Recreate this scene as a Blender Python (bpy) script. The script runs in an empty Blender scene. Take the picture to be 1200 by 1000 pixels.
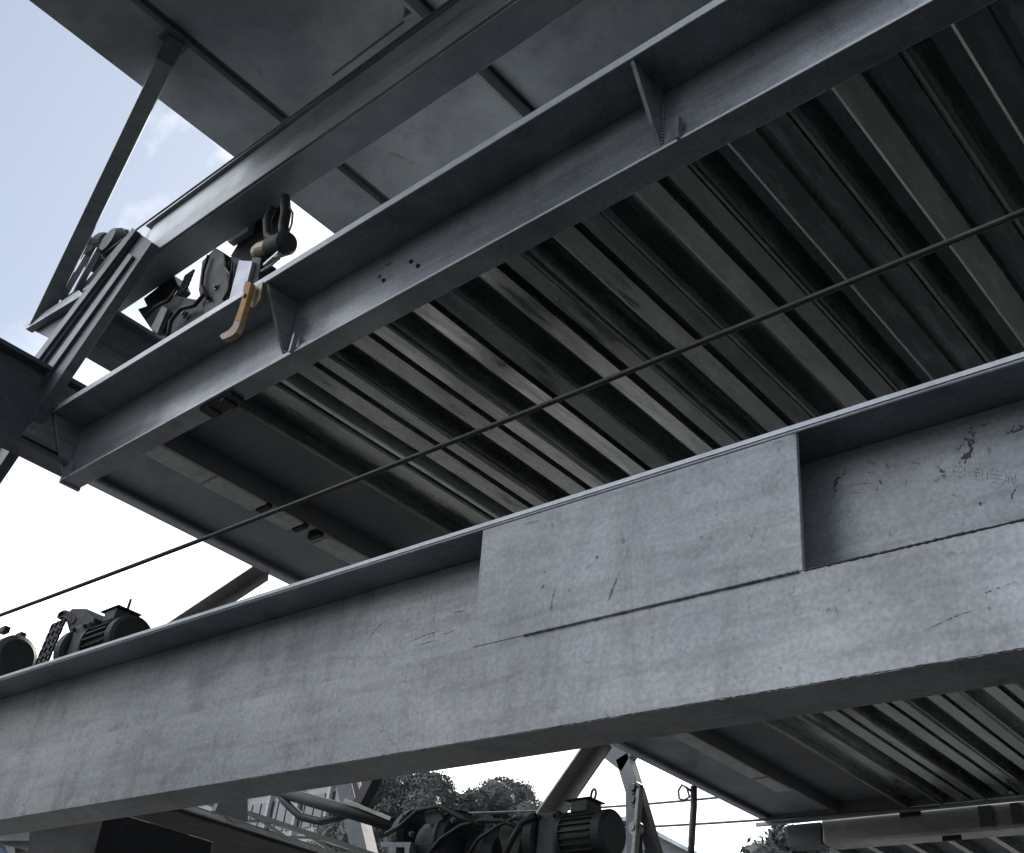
import bpy, bmesh, math, random
from mathutils import Vector, Matrix
random.seed(7)
R_ = math.radians
scene = bpy.context.scene
C = scene.collection

# ------------------------------------------------------------------ frame
# Working unit u = 2 m, measured from the eye point (1.6 m over the ground).
# X runs along the long girders, Y across them (away from the viewer), Z up.
S = 2.0
EYE = Vector((0, 0, 1.6))
CAM = ((0.7491805290905578, 0.3005830694223514, 0.5902358454111628),
       (0.6548220805263494, -0.4702136465469121, -0.5916985460994465),
       (0.099682384034168, 0.8297884941222633, -0.5491033393957563))
FPX = 1296.0

def W(x, y, z):
    return Vector((x * S, y * S, z * S)) + EYE

def P(px, py, X=None, Y=None, Z=None):
    """point of the surveyed direction (photo pixel) on the plane X=, Y= or Z= (in u)"""
    c = (px - 600, 500 - py, -FPX)
    r = [sum(CAM[i][j] * c[j] for j in range(3)) for i in range(3)]
    t = X / r[0] if X is not None else Y / r[1] if Y is not None else Z / r[2]
    return (r[0] * t, r[1] * t, r[2] * t)

# ------------------------------------------------------------------ materials
MATS = {}
def nodes_of(name):
    m = bpy.data.materials.new(name); m.use_nodes = True
    nt = m.node_tree; b = nt.nodes['Principled BSDF']
    MATS[name] = m
    return m, nt, b

def N(nt, kind, **kw):
    n = nt.nodes.new(kind)
    for k, v in kw.items():
        if k in n.inputs: n.inputs[k].default_value = v
        else: setattr(n, k, v)
    return n

def ramp(nt, src, stops):
    r = nt.nodes.new('ShaderNodeValToRGB')
    el = r.color_ramp.elements
    while len(el) > 1: el.remove(el[-1])
    el[0].position, el[0].color = stops[0][0], (*[stops[0][1]] * 3, 1) if not isinstance(stops[0][1], tuple) else (*stops[0][1], 1)
    for p, c in stops[1:]:
        e = el.new(p); e.color = (*[c] * 3, 1) if not isinstance(c, tuple) else (*c, 1)
    nt.links.new(src, r.inputs[0])
    return r

def mix(nt, fac, a, b, mode='MIX'):
    m = nt.nodes.new('ShaderNodeMix'); m.data_type = 'RGBA'; m.blend_type = mode
    for sock, v in ((m.inputs[0], fac), (m.inputs[6], a), (m.inputs[7], b)):
        if hasattr(v, 'is_linked') or hasattr(v, 'links'): nt.links.new(v, sock)
        elif isinstance(v, (int, float)): sock.default_value = v
        else: sock.default_value = (*v, 1)
    return m.outputs[2]

def metal(name, col, col2, metallic=0.4, rough=0.5, spangle=0.15, streak=0.25, dirt=0.3, bump=0.25,
          scale=1.0, scuff=0.0, dirtcol=(0.06, 0.06, 0.055), smap=(2.0, 2.0, 14.0), drips=0.0, gloss=0.0):
    """weathered galvanised or painted steel: cloudy patches, spangle, drawn streaks, dirt"""
    m, nt, b = nodes_of(name); L = nt.links
    tc = N(nt, 'ShaderNodeTexCoord')
    geo = N(nt, 'ShaderNodeNewGeometry')
    pos = geo.outputs['Position']
    n1 = N(nt, 'ShaderNodeTexNoise', Scale=1.6 * scale, Detail=6.0, Roughness=0.6); L.new(pos, n1.inputs['Vector'])
    r1 = ramp(nt, n1.outputs[0], [(0.3, 0.0), (0.7, 1.0)])
    c = mix(nt, r1.outputs[0], col, col2)
    vo = N(nt, 'ShaderNodeTexVoronoi', Scale=55.0 * scale); L.new(pos, vo.inputs['Vector'])
    sp = ramp(nt, vo.outputs['Color'], [(0.0, 1 - spangle), (1.0, 1 + 0.0)])
    c = mix(nt, 1.0, c, sp.outputs[0], 'MULTIPLY')
    mp = N(nt, 'ShaderNodeMapping'); mp.inputs['Scale'].default_value = smap
    L.new(pos, mp.inputs['Vector'])
    n2 = N(nt, 'ShaderNodeTexNoise', Scale=3.0 * scale, Detail=5.0, Roughness=0.65); L.new(mp.outputs[0], n2.inputs['Vector'])
    r2 = ramp(nt, n2.outputs[0], [(0.35, 1 - streak), (0.65, 1.0)])
    c = mix(nt, 1.0, c, r2.outputs[0], 'MULTIPLY')
    n3 = N(nt, 'ShaderNodeTexNoise', Scale=4.2 * scale, Detail=9.0, Roughness=0.72, Distortion=0.6); L.new(pos, n3.inputs['Vector'])
    r3 = ramp(nt, n3.outputs[0], [(0.56, 0.0), (0.68, dirt)])
    c = mix(nt, r3.outputs[0], c, dirtcol)
    if scuff > 0:
        n4 = N(nt, 'ShaderNodeTexNoise', Scale=26.0, Detail=3.0, Roughness=0.7); L.new(pos, n4.inputs['Vector'])
        r4 = ramp(nt, n4.outputs[0], [(0.66, 0.0), (0.72, scuff)])
        c = mix(nt, r4.outputs[0], c, (0.035, 0.035, 0.035))
        n5 = N(nt, 'ShaderNodeTexNoise', Scale=90.0, Detail=2.0); L.new(pos, n5.inputs['Vector'])
        r5 = ramp(nt, n5.outputs[0], [(0.3, 0.82), (0.7, 1.08)])
        c = mix(nt, 1.0, c, r5.outputs[0], 'MULTIPLY')
    if drips > 0:
        m3 = N(nt, 'ShaderNodeMapping'); m3.inputs['Scale'].default_value = (5.0, 5.0, .9); m3.inputs['Rotation'].default_value = (0, .12, 0)
        L.new(pos, m3.inputs['Vector'])
        n6 = N(nt, 'ShaderNodeTexNoise', Scale=1.3, Detail=7.0, Roughness=0.7, Distortion=0.8); L.new(m3.outputs[0], n6.inputs['Vector'])
        r6 = ramp(nt, n6.outputs[0], [(0.36, 1 - drips), (0.5, 1.0), (0.62, 1.0), (0.72, 1 + drips * .35)])
        c = mix(nt, 1.0, c, r6.outputs[0], 'MULTIPLY')
        m9 = N(nt, 'ShaderNodeMapping'); m9.inputs['Scale'].default_value = (1.2, 1.2, 11.0); m9.inputs['Rotation'].default_value = (0, .75, 0)
        L.new(pos, m9.inputs['Vector'])
        n9 = N(nt, 'ShaderNodeTexNoise', Scale=2.2, Detail=6.0, Roughness=0.62); L.new(m9.outputs[0], n9.inputs['Vector'])
        r9 = ramp(nt, n9.outputs[0], [(0.36, .84), (0.5, 1.0), (0.66, 1.06)])
        c = mix(nt, 1.0, c, r9.outputs[0], 'MULTIPLY')
        n7 = N(nt, 'ShaderNodeTexNoise', Scale=1.1, Detail=4.0, Roughness=0.6); L.new(pos, n7.inputs['Vector'])
        r7 = ramp(nt, n7.outputs[0], [(0.35, (.76, .78, .81)), (0.65, (1.06, 1.05, 1.03))])
        c = mix(nt, 1.0, c, r7.outputs[0], 'MULTIPLY')
        n8 = N(nt, 'ShaderNodeTexNoise', Scale=7.0, Detail=12.0, Roughness=0.82, Distortion=1.5); L.new(pos, n8.inputs['Vector'])
        r8 = ramp(nt, n8.outputs[0], [(0.585, 0.0), (0.64, .55)])
        c = mix(nt, r8.outputs[0], c, (0.15, 0.155, 0.165))
    L.new(c, b.inputs['Base Color'])
    b.inputs['Metallic'].default_value = metallic
    rr = ramp(nt, n1.outputs[0], [(0.2, max(0.05, rough - 0.1)), (0.8, rough + 0.12)])
    if gloss > 0:
        rr = ramp(nt, n2.outputs[0], [(0.30, max(.08, rough - gloss)), (0.7, rough + gloss)])
    L.new(rr.outputs[0], b.inputs['Roughness'])
    bm = N(nt, 'ShaderNodeBump', Strength=bump, Distance=0.004); L.new(n3.outputs[0], bm.inputs['Height'])
    bm2 = N(nt, 'ShaderNodeBump', Strength=bump * 0.5, Distance=0.02); L.new(n1.outputs[0], bm2.inputs['Height'])
    L.new(bm.outputs[0], bm2.inputs['Normal']); L.new(bm2.outputs[0], b.inputs['Normal'])
    return m

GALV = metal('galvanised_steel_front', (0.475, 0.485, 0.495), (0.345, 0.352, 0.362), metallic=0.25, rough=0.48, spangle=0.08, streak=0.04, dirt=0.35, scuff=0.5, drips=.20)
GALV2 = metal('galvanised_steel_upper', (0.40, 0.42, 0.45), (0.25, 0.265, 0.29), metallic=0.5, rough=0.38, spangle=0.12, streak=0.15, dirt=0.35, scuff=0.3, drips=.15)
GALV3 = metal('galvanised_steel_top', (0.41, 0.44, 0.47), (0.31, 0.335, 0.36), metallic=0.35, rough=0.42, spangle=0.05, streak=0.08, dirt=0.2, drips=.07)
EDGE = metal('pale_highlight_edge_steel', (0.74, 0.76, 0.80), (0.62, 0.64, 0.68), metallic=0.15, rough=0.5, streak=.1, dirt=.2)  # pale colour puts a highlight on flange edges; also on deck rim
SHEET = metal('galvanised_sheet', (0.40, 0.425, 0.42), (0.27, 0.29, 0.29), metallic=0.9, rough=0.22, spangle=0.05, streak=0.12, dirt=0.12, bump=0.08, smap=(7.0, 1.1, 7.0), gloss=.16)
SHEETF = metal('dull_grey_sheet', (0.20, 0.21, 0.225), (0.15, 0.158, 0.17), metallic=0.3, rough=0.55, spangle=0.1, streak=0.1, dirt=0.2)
BRACE = metal('dark_grey_painted_steel', (0.15, 0.165, 0.185), (0.11, 0.12, 0.14), metallic=0.25, rough=0.5, dirt=0.3, scuff=0.2)
PALE = metal('pale_galvanised_brace', (0.45, 0.45, 0.43), (0.30, 0.30, 0.28), metallic=0.4, rough=0.5, dirt=0.5, scale=2.0)
ZINC = metal('pale_zinc_beam', (0.55, 0.555, 0.53), (0.36, 0.37, 0.35), metallic=0.5, rough=0.4, spangle=.1, streak=.2, dirt=.3, scale=1.5)
WHITE = metal('pale_painted_lattice', (0.78, 0.78, 0.76), (0.62, 0.62, 0.60), metallic=0.0, rough=0.5, dirt=.3, scale=3)
BLUEST = metal('bright_zinc_bracket', (0.52, 0.54, 0.62), (0.42, 0.44, 0.52), metallic=0.4, rough=0.45, scale=3)
BLACK = metal('black_machine_paint', (0.020, 0.022, 0.024), (0.012, 0.013, 0.015), metallic=0.0, rough=0.62, dirt=0.3, scale=4, dirtcol=(0.09, 0.09, 0.08))
MOTOR = metal('dark_green_motor_paint', (0.045, 0.050, 0.046), (0.028, 0.032, 0.029), metallic=0.0, rough=0.6, dirt=0.4, scale=5, dirtcol=(0.11, 0.10, 0.08))
BRASS = metal('greased_brass_coupling', (0.32, 0.28, 0.17), (0.20, 0.18, 0.11), metallic=0.6, rough=0.45, scale=6)
RUBBER = metal('black_rubber', (0.020, 0.020, 0.021), (0.013, 0.013, 0.014), metallic=0.0, rough=0.6, scale=5, dirt=0.2)
CABLE = metal('greased_steel_cable', (0.075, 0.075, 0.070), (0.050, 0.050, 0.045), metallic=0.4, rough=0.55, scale=6)
HOOKM = metal('rusty_orange_lever', (0.70, 0.37, 0.11), (0.45, 0.23, 0.08), metallic=0.15, rough=0.6, scale=6, dirt=0.4)
HOOKT = metal('worn_bare_tip', (0.46, 0.33, 0.25), (0.32, 0.23, 0.18), metallic=0.2, rough=0.55, scale=6, dirt=0.2)
WIRE = metal('thin_grey_wire', (0.16, 0.16, 0.16), (0.12, 0.12, 0.12), metallic=0.3, rough=0.6)
GROUNDM = metal('dusty_concrete_ground', (0.050, 0.055, 0.058), (0.034, 0.038, 0.040), metallic=0.0, rough=0.9, spangle=0.0, streak=0.1, dirt=0.6, scale=0.35)
BOUNCEM = metal('pale_bounce_concrete', (0.30, 0.30, 0.29), (0.22, 0.22, 0.215), metallic=0.0, rough=0.9, spangle=0.0, streak=0.1, dirt=0.4, scale=0.35)
YARDD = metal('worn_asphalt_yard', (0.050, 0.054, 0.054), (0.034, 0.037, 0.038), metallic=0.0, rough=0.9, spangle=0.0, streak=0.1, dirt=0.4, scale=0.35)
REFLECTM = metal('pale_concrete_reflector', (0.50, 0.49, 0.46), (0.36, 0.355, 0.335), metallic=0.0, rough=0.9, spangle=0.0, streak=0.1, dirt=0.4, scale=0.8)
BLOCKM = metal('light_blocker_scrub', (0.05, 0.06, 0.035), (0.08, 0.075, 0.05), metallic=0.0, rough=0.95, spangle=0.0, streak=0.2, dirt=0.3, scale=0.3)
FACADE = metal('pale_render_facade', (0.50, 0.50, 0.49), (0.42, 0.42, 0.41), metallic=0.0, rough=0.85, spangle=0, streak=0.2, dirt=0.3, scale=0.3)
FACADE2 = metal('grey_concrete_wall', (0.26, 0.26, 0.27), (0.20, 0.20, 0.21), metallic=0.0, rough=0.85, spangle=0, streak=0.2, dirt=0.3, scale=0.3)
BLUEW = metal('blue_painted_panel', (0.10, 0.20, 0.42), (0.08, 0.16, 0.35), metallic=0.0, rough=0.5, spangle=0, dirt=0.2)
BARK = metal('tree_bark', (0.10, 0.08, 0.06), (0.06, 0.05, 0.04), metallic=0.0, rough=0.9, spangle=0, scale=3)
MARK = metal('dark_grime_mark', (0.12, 0.125, 0.135), (0.06, 0.063, 0.07), metallic=0.0, rough=0.8, spangle=0, scale=8)
MARKL = metal('faint_stencil_ink', (0.25, 0.265, 0.285), (0.19, 0.20, 0.22), metallic=0.0, rough=0.8, spangle=0, scale=8)
m, nt, b = nodes_of('window_glass'); b.inputs['Base Color'].default_value = (0.04, 0.05, 0.06, 1); b.inputs['Roughness'].default_value = 0.15
GLASS = m
m, nt, b = nodes_of('leaves')
oi = N(nt, 'ShaderNodeNewGeometry')
nn = N(nt, 'ShaderNodeTexNoise', Scale=0.8, Detail=3.0); nt.links.new(oi.outputs['Position'], nn.inputs['Vector'])
rr = ramp(nt, nn.outputs[0], [(0.3, (0.07, 0.075, 0.066)), (0.7, (0.105, 0.11, 0.10))])
nt.links.new(rr.outputs[0], b.inputs['Base Color']); b.inputs['Roughness'].default_value = 0.6
LEAF = m

# ------------------------------------------------------------------ builders
class MB:
    """collects shapes given in u coordinates; build() links them as ONE mesh object"""
    def __init__(s): s.v = []; s.f = []; s.sm = []
    def add(s, vs, fs, smooth=False):
        o = len(s.v); s.v += [Vector(v) for v in vs]
        s.f += [[i + o for i in f] for f in fs]; s.sm += [smooth] * len(fs)
        return s
    def box(s, x0, x1, y0, y1, z0, z1):
        v = [(x, y, z) for z in (z0, z1) for y in (y0, y1) for x in (x0, x1)]
        return s.add(v, [(0, 2, 3, 1), (4, 5, 7, 6), (0, 1, 5, 4), (2, 6, 7, 3), (0, 4, 6, 2), (1, 3, 7, 5)])
    def loft(s, a, c, segs=1, caps=True):
        """two matching polygons (lists of 3-D points) joined by side faces"""
        n = len(a); rings = []
        for k in range(segs + 1):
            t = k / segs
            rings += [Vector(p).lerp(Vector(q), t) for p, q in zip(a, c)]
        fs = []
        for k in range(segs):
            for i in range(n):
                j = (i + 1) % n
                fs.append((k * n + i, k * n + j, (k + 1) * n + j, (k + 1) * n + i))
        if caps: fs += [tuple(range(n - 1, -1, -1)), tuple(range(segs * n, segs * n + n))]
        return s.add(rings, fs)
    def tube(s, pts, r, n=10, smooth=True, r2=None):
        pts = [Vector(p) for p in pts]; vs = []; m = len(pts)
        up = None
        for i, p in enumerate(pts):
            d = (pts[min(i + 1, m - 1)] - pts[max(i - 1, 0)]).normalized()
            if up is None:
                up = Vector((0, 0, 1)) if abs(d.z) < 0.9 else Vector((1, 0, 0))
            a = d.cross(up).normalized(); up = a.cross(d).normalized()
            rad = r if r2 is None else r + (r2 - r) * i / (m - 1)
            for k in range(n):
                t = 2 * math.pi * k / n
                vs.append(p + (a * math.cos(t) + up * math.sin(t)) * rad)
        fs = []
        for i in range(m - 1):
            for k in range(n):
                j = (k + 1) % n
                fs.append((i * n + k, i * n + j, (i + 1) * n + j, (i + 1) * n + k))
        s.add(vs, fs, smooth); o = len(s.v) - len(vs)
        s.f += [[o + k for k in range(n)][::-1], [o + (m - 1) * n + k for k in range(n)]]; s.sm += [False, False]
        return s
    def lathe(s, p, axis, prof, n=28):
        """prof: list of (distance along axis, radius)"""
        p = Vector(p); d = Vector(axis).normalized()
        up = Vector((0, 0, 1)) if abs(d.z) < 0.9 else Vector((1, 0, 0))
        a = d.cross(up).normalized(); c = a.cross(d)
        vs = []; fs = []
        for (t, r) in prof:
            for k in range(n):
                q = 2 * math.pi * k / n
                vs.append(p + d * t + (a * math.cos(q) + c * math.sin(q)) * r)
        for i in range(len(prof) - 1):
            for k in range(n):
                j = (k + 1) % n
                fs.append((i * n + k, i * n + j, (i + 1) * n + j, (i + 1) * n + k))
        fs.append(tuple(range(n))[::-1]); fs.append(tuple((len(prof) - 1) * n + k for k in range(n)))
        return s.add(vs, fs)
    def torus(s, c, axis, R, r, n=24, m=8, arc=1.0, start=0.0):
        d = Vector(axis).normalized(); up = Vector((0, 0, 1)) if abs(d.z) < 0.9 else Vector((1, 0, 0))
        a = d.cross(up).normalized(); e = a.cross(d)
        pts = [Vector(c) + (a * math.cos(start + 2 * math.pi * arc * k / n) + e * math.sin(start + 2 * math.pi * arc * k / n)) * R for k in range(n + 1)]
        return s.tube(pts, r, m)
    def bar(s, p, q, w, t, side):
        """rectangular bar from p to q, width w along 'side', thickness t"""
        p, q = Vector(p), Vector(q); d = (q - p).normalized()
        a = Vector(side); a = (a - d * a.dot(d)).normalized(); c = d.cross(a)
        A = [p + a * (i * w / 2) + c * (j * t / 2) for i, j in ((-1, -1), (1, -1), (1, 1), (-1, 1))]
        B = [v + (q - p) for v in A]
        return s.loft(A, B)
    def build(s, name, mat, parent=None, base=None, bevel=0.0, segs=2):
        if parent is not None: o3 = parent['_base_world'] if '_base_world' in parent else None
        root = ROOTS.get(parent.name) if parent is not None else None
        if root is None:
            if base is None:
                xs = [v.x for v in s.v]; ys = [v.y for v in s.v]; zs = [v.z for v in s.v]
                base = ((min(xs) + max(xs)) / 2, (min(ys) + max(ys)) / 2, min(zs))
            root = W(*base)
        me = bpy.data.meshes.new(name)
        me.from_pydata([tuple(W(*v) - root) for v in s.v], [], s.f)
        bm = bmesh.new(); bm.from_mesh(me); bmesh.ops.recalc_face_normals(bm, faces=bm.faces); bm.to_mesh(me); bm.free()
        for pl, k in zip(me.polygons, s.sm): pl.use_smooth = k
        me.materials.append(mat)
        o = bpy.data.objects.new(name, me); C.objects.link(o)
        if parent is not None: o.parent = parent
        else: o.location = root
        ROOTS[o.name] = root
        if bevel > 0:
            md = o.modifiers.new('bevel', 'BEVEL'); md.width = bevel; md.segments = segs
            md.limit_method = 'ANGLE'; md.angle_limit = R_(35); md.harden_normals = False
        return o

ROOTS = {}
def tag(o, label=None, cat=None, group=None, kind=None):
    if label: o['label'] = label
    if cat: o['category'] = cat
    if group: o['group'] = group
    if kind: o['kind'] = kind
    return o
def thing(name, base, label, cat, group=None):
    o = bpy.data.objects.new(name, None); C.objects.link(o)
    o.location = W(*base); o.empty_display_size = 0.2
    ROOTS[o.name] = W(*base)
    return tag(o, label, cat, group)

def yz(x, prof): return [(x, y, z) for y, z in prof]

# ------------------------------------------------------------------ ground
g = MB(); g.add([(-200, -200, -0.8), (200, -200, -0.8), (200, 200, -0.8), (-200, 200, -0.8)], [(0, 1, 2, 3)])
tag(g.build('ground', GROUNDM, base=(0, 0, -0.8)), kind='structure')

rg_ = random.Random(4)
yd = MB(); yd.add([(-60, 24, -0.797), (60, 24, -0.797), (60, 60, -0.797), (-60, 60, -0.797)], [(0, 1, 2, 3)])
tag(yd.build('unseen_bounce_yard', BOUNCEM, base=(0, 30, -0.797)), kind='structure')  # unseen pale ground added to reflect in the deck rib walls
yd = MB(); yd.add([(10, -5, -0.797), (60, -5, -0.797), (60, 23.9, -0.797), (10, 23.9, -0.797)], [(0, 1, 2, 3)])
tag(yd.build('unseen_bounce_side_yard', BOUNCEM, base=(30, 2, -0.797)), kind='structure')  # same added pale reflector ground, out of view to the right
yd = MB(); yd.add([(-60, -4, -0.797), (-3.3, -4, -0.797), (-3.3, 23.9, -0.797), (-60, 23.9, -0.797)], [(0, 1, 2, 3)])
tag(yd.build('sunlit_yard', YARDD, base=(-20, 5, -0.797)), kind='structure')
pt = MB(); pt.box(-4.65, -4.1, 1.0, 6.5, -.797, -.79); pt.box(-3.55, -3.35, 1.0, 6.5, -.797, -.785)
tag(pt.build('unseen_path_reflector', REFLECTM, base=(-4.4, 10, -.797)), kind='structure')  # unseen pale strips added to reflect bright bands into the deck ribs
mb = MB(); vs = []; fs = []; K_ = 36
for j in range(9):
    for k in range(K_):
        a_ = 2 * math.pi * k / K_; rr_ = 4.3 * (1 - (j / 8) ** 1.6) + .05; e = 0 if j == 0 else rg_.uniform(-.15, .15)
        vs.append((-8.6 + math.cos(a_) * rr_, -4.9 + math.sin(a_) * rr_, -.8 + 7.8 * (j / 8) ** .9 + e))
for j in range(8):
    for k in range(K_): fs.append((j * K_ + k, j * K_ + (k + 1) % K_, (j + 1) * K_ + (k + 1) % K_, (j + 1) * K_ + k))
fs.append(tuple(8 * K_ + k for k in range(K_))); mb.add(vs, fs, True)
tag(mb.build('unseen_mound_blocker', BLOCKM, base=(-8.6, -4.9, -.8)), kind='structure')  # unseen mound added to block skylight on the front girder's left end
hb = MB(); nx_ = 60; prof = [(-7, -.8), (-8.5, .6), (-11, 1.9), (-15, 2.9), (-24, 3.4), (-40, 2.0), (-60, -.8)]
vs = []; fs = []
for i in range(nx_ + 1):
    x = -45 + 90 * i / nx_
    for j, (y, z) in enumerate(prof):
        e = 0 if j in (0, len(prof) - 1) else rg_.uniform(-.35, .35)
        vs.append((x, y + e, z + (e if z > 0 else 0)))
for i in range(nx_):
    for j in range(len(prof) - 1):
        a0 = i * len(prof) + j; fs.append((a0, a0 + 1, a0 + len(prof) + 1, a0 + len(prof)))
hb.add(vs, fs, True); tag(hb.build('unseen_hill_blocker', BLOCKM, base=(0, -20, -.8)), kind='structure')  # unseen hill added behind the viewer to cut low skylight

# ------------------------------------------------------------------ lower (front) girder
XL, XR = -3.6, 0.6
t = thing('steel_girder', (-1.2, 1.03, 0.435), 'long pale galvanised girder lowest and nearest, with a welded cover plate and grime marks', 'girder')
def y1(x): return 1.0 + 0.026 * (x + 1.0)
def low(x, pts): return [(x, y1(x) + dy, z) for dy, z in pts]
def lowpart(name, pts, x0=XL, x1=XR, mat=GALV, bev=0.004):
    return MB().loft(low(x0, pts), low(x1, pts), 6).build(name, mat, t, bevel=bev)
lowpart('top_flange', [(0, 0.757), (0.15, 0.757), (0.15, 0.768), (0, 0.768)], mat=GALV2)  # duller steel deepens the shade under this flange by colour
lowpart('flange_highlight', [(-.0015, 0.7618), (-.0002, 0.7618), (-.0002, 0.7682), (-.0015, 0.7682)], mat=EDGE, bev=0)  # thin pale strip, the edge highlight painted in
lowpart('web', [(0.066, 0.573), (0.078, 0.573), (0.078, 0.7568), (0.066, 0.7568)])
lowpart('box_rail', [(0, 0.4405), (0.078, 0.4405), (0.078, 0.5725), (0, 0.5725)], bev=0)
# welded cover plate between flange and box rail, lower left corner cut
pl = []
for (px, py) in ((566, 626), (559, 722), (615, 733), (932, 655), (928, 512)):
    X, Y, Z = P(px, py, Y=1.0); pl.append((X, Z))
pl = [(pl[0][0], 0.7565), (pl[1][0], 0.5728), (-0.53, 0.5728), (-0.53, 0.7565)]
a = [(x, y1(x) - 0.0005, z) for x, z in pl]; c = [(x, y1(x) + 0.006, z) for x, z in pl]
MB().loft(a, c).build('cover_plate', GALV, t, bevel=0.002)
# thin irregular weld along the lower edge of the cover plate
w = MB(); rw = random.Random(2)
for k in range(150):
    x = -0.535 - 0.003 * k
    if x < -.93: break
    w.tube([(x, y1(x) - 0.0022, 0.5727 + rw.uniform(-.0004, .0004)), (x - 0.0031, y1(x) - 0.0022, 0.5727)], 0.0009 + rw.random() * 0.0008, 6)
w.build('weld_seam', GALV2, t)
w = MB()
x = -.528
while x < .58:
    dx = rw.uniform(.002, .006)
    w.tube([(x, y1(x) - .0004, 0.5727 + rw.uniform(-.0005, .0003)), (x + dx, y1(x) - .0004, 0.5727 + rw.uniform(-.0005, .0003))], rw.uniform(.0006, .0016), 6); x += dx * .97
w.build('ledge_weld', MARK, t)
# chipped dark lower arris
w = MB()
x = -3.0; zz = .4412
while x < .58:
    dx = rw.uniform(.002, .007); z2 = .4412 + abs(rw.gauss(0, .0003))
    w.tube([(x, y1(x) - .0001, zz), (x + dx, y1(x + dx) - .0001, z2)], rw.uniform(.0003, .0008), 6); x += dx * .97; zz = z2
w.build('edge_chipping', MARK, t)
# grime smears and a faint stencilled row of marks on the recessed web
rf = random.Random(21)
def smear(pts, wd, Y=None, mat=None, name='grime_mark'):
    """dried grime: many thin irregular flecks gathered round surveyed points on the steel face"""
    mat = mat or MARK; mb = MB(); q = []
    for (px, py) in pts:
        p = Vector(P(px, py, Y=1.0))
        for _ in range(6):
            yy = y1(p.x) + Y; p = Vector(P(px, py, Y=yy))
        q.append(p)
    L_ = sum((q[i + 1] - q[i]).length for i in range(len(q) - 1))
    fine = mat is MARKL
    n = max(5, int(L_ / (.0011 if fine else .0008)))
    for k in range(n):
        f = rf.random() * (len(q) - 1); i = min(int(f), len(q) - 2); c = q[i].lerp(q[i + 1], f - i)
        d = (q[i + 1] - q[i]).normalized(); s_ = Vector((-d.z, 0, d.x))
        env = math.sin(math.pi * min(max(f / (len(q) - 1), .06), .94)) ** .7
        c = c + s_ * rf.gauss(0, wd * (.25 if fine else .62)) * env + d * rf.gauss(0, wd * .5)
        a = wd * env * rf.uniform(.25, .8) * (1.6 if fine else 1.0); b_ = a * rf.uniform(.3, .7)
        m_ = rf.randint(5, 7); ph = rf.random() * 6
        ring = [c + d * math.cos(ph + 6.283 * z / m_) * a * rf.uniform(.6, 1.2) + s_ * math.sin(ph + 6.283 * z / m_) * b_ * rf.uniform(.6, 1.2) for z in range(m_)]
        off = rf.uniform(.0003, .0008)
        mb.loft([v + Vector((0, -off, 0)) for v in ring], [v + Vector((0, .0003, 0)) for v in ring])
    return mb.build(name, mat, t)
WEB = 0.066
for pts, wd in (([(1138, 500), (1141, 515), (1136, 530), (1130, 542)], 0.003), ([(1128, 512), (1138, 516)], 0.002),
                ([(1124, 542), (1132, 534), (1143, 528)], 0.002), ([(1122, 530), (1130, 518)], 0.0014),
                ([(976, 572), (982, 562), (993, 550)], 0.0022), ([(977, 583), (980, 566)], 0.0013),
                ([(1097, 544), (1104, 552), (1108, 562)], 0.002), ([(1183, 590), (1186, 580), (1194, 568)], 0.0012),
                ([(1180, 508), (1192, 503), (1210, 498)], 0.0025), ([(1144, 502), (1156, 497), (1164, 499)], 0.0012),
                ([(1016, 540), (1024, 543)], 0.0018), ([(1068, 542), (1080, 544)], 0.0012),
                ([(1030, 562), (1033, 567)], 0.002), ([(1146, 588), (1156, 594)], 0.0016),
                ([(1060, 560), (1062, 568)], 0.001), ([(988, 602), (997, 607)], 0.0008),
                ([(1029, 570), (1026, 578)], 0.001), ([(1040, 545), (1041, 549)], 0.0015)):
    smear(pts, wd * 1.35, WEB)
for pts, wd in (([(645, 718), (647, 705), (650, 690)], 0.0011), ([(712, 706), (718, 690), (727, 668)], 0.0011),
                ([(698, 655), (701, 651)], 0.0016), ([(634, 692), (638, 684)], 0.001), ([(733, 655), (737, 640)], 0.0006),
                ([(614, 616), (622, 612), (632, 610)], 0.0009), ([(637, 669), (638, 671)], 0.0013), ([(665, 690), (669, 692)], 0.0010)):
    smear(pts, wd  , -0.0014)
# stencil marks: three small framed blocks with strokes, and a longer faint outline
def block(cx, cy, w_, h_, n):
    sl = -0.20
    def q(u, v): return (cx + u * w_, cy + v * h_ + u * w_ * 0.12)
    e = [[q(-.5, -.5), q(.5, -.5)], [q(.5, -.5), q(.5, .5)], [q(.5, .5), q(-.5, .5)], [q(-.5, .5), q(-.5, -.5)]]
    for k in range(n):
        v = -.5 + (k + 1) / (n + 1)
        e.append([q(-.32, v), q(.32, v)])
    e.append([q(0, -.36), q(0.03, .36)])
    for s_ in e: smear(s_, 0.0007, WEB, MARKL, 'stencil_mark')
block(1124, 553, 13, 12, 1); block(1144, 556, 15, 13, 2); block(1168, 559, 22, 14, 2); block(1186, 560, 8, 12, 1)
for s_ in ([(1000, 556), (1028, 553)], [(1000, 568), (1024, 566)], [(999, 556), (998, 568)], [(992, 578), (1020, 577)], [(1004, 560), (1010, 566)], [(1014, 559), (1018, 565)]):
    smear(s_, 0.0007, WEB, MARKL, 'stencil_mark')
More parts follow.
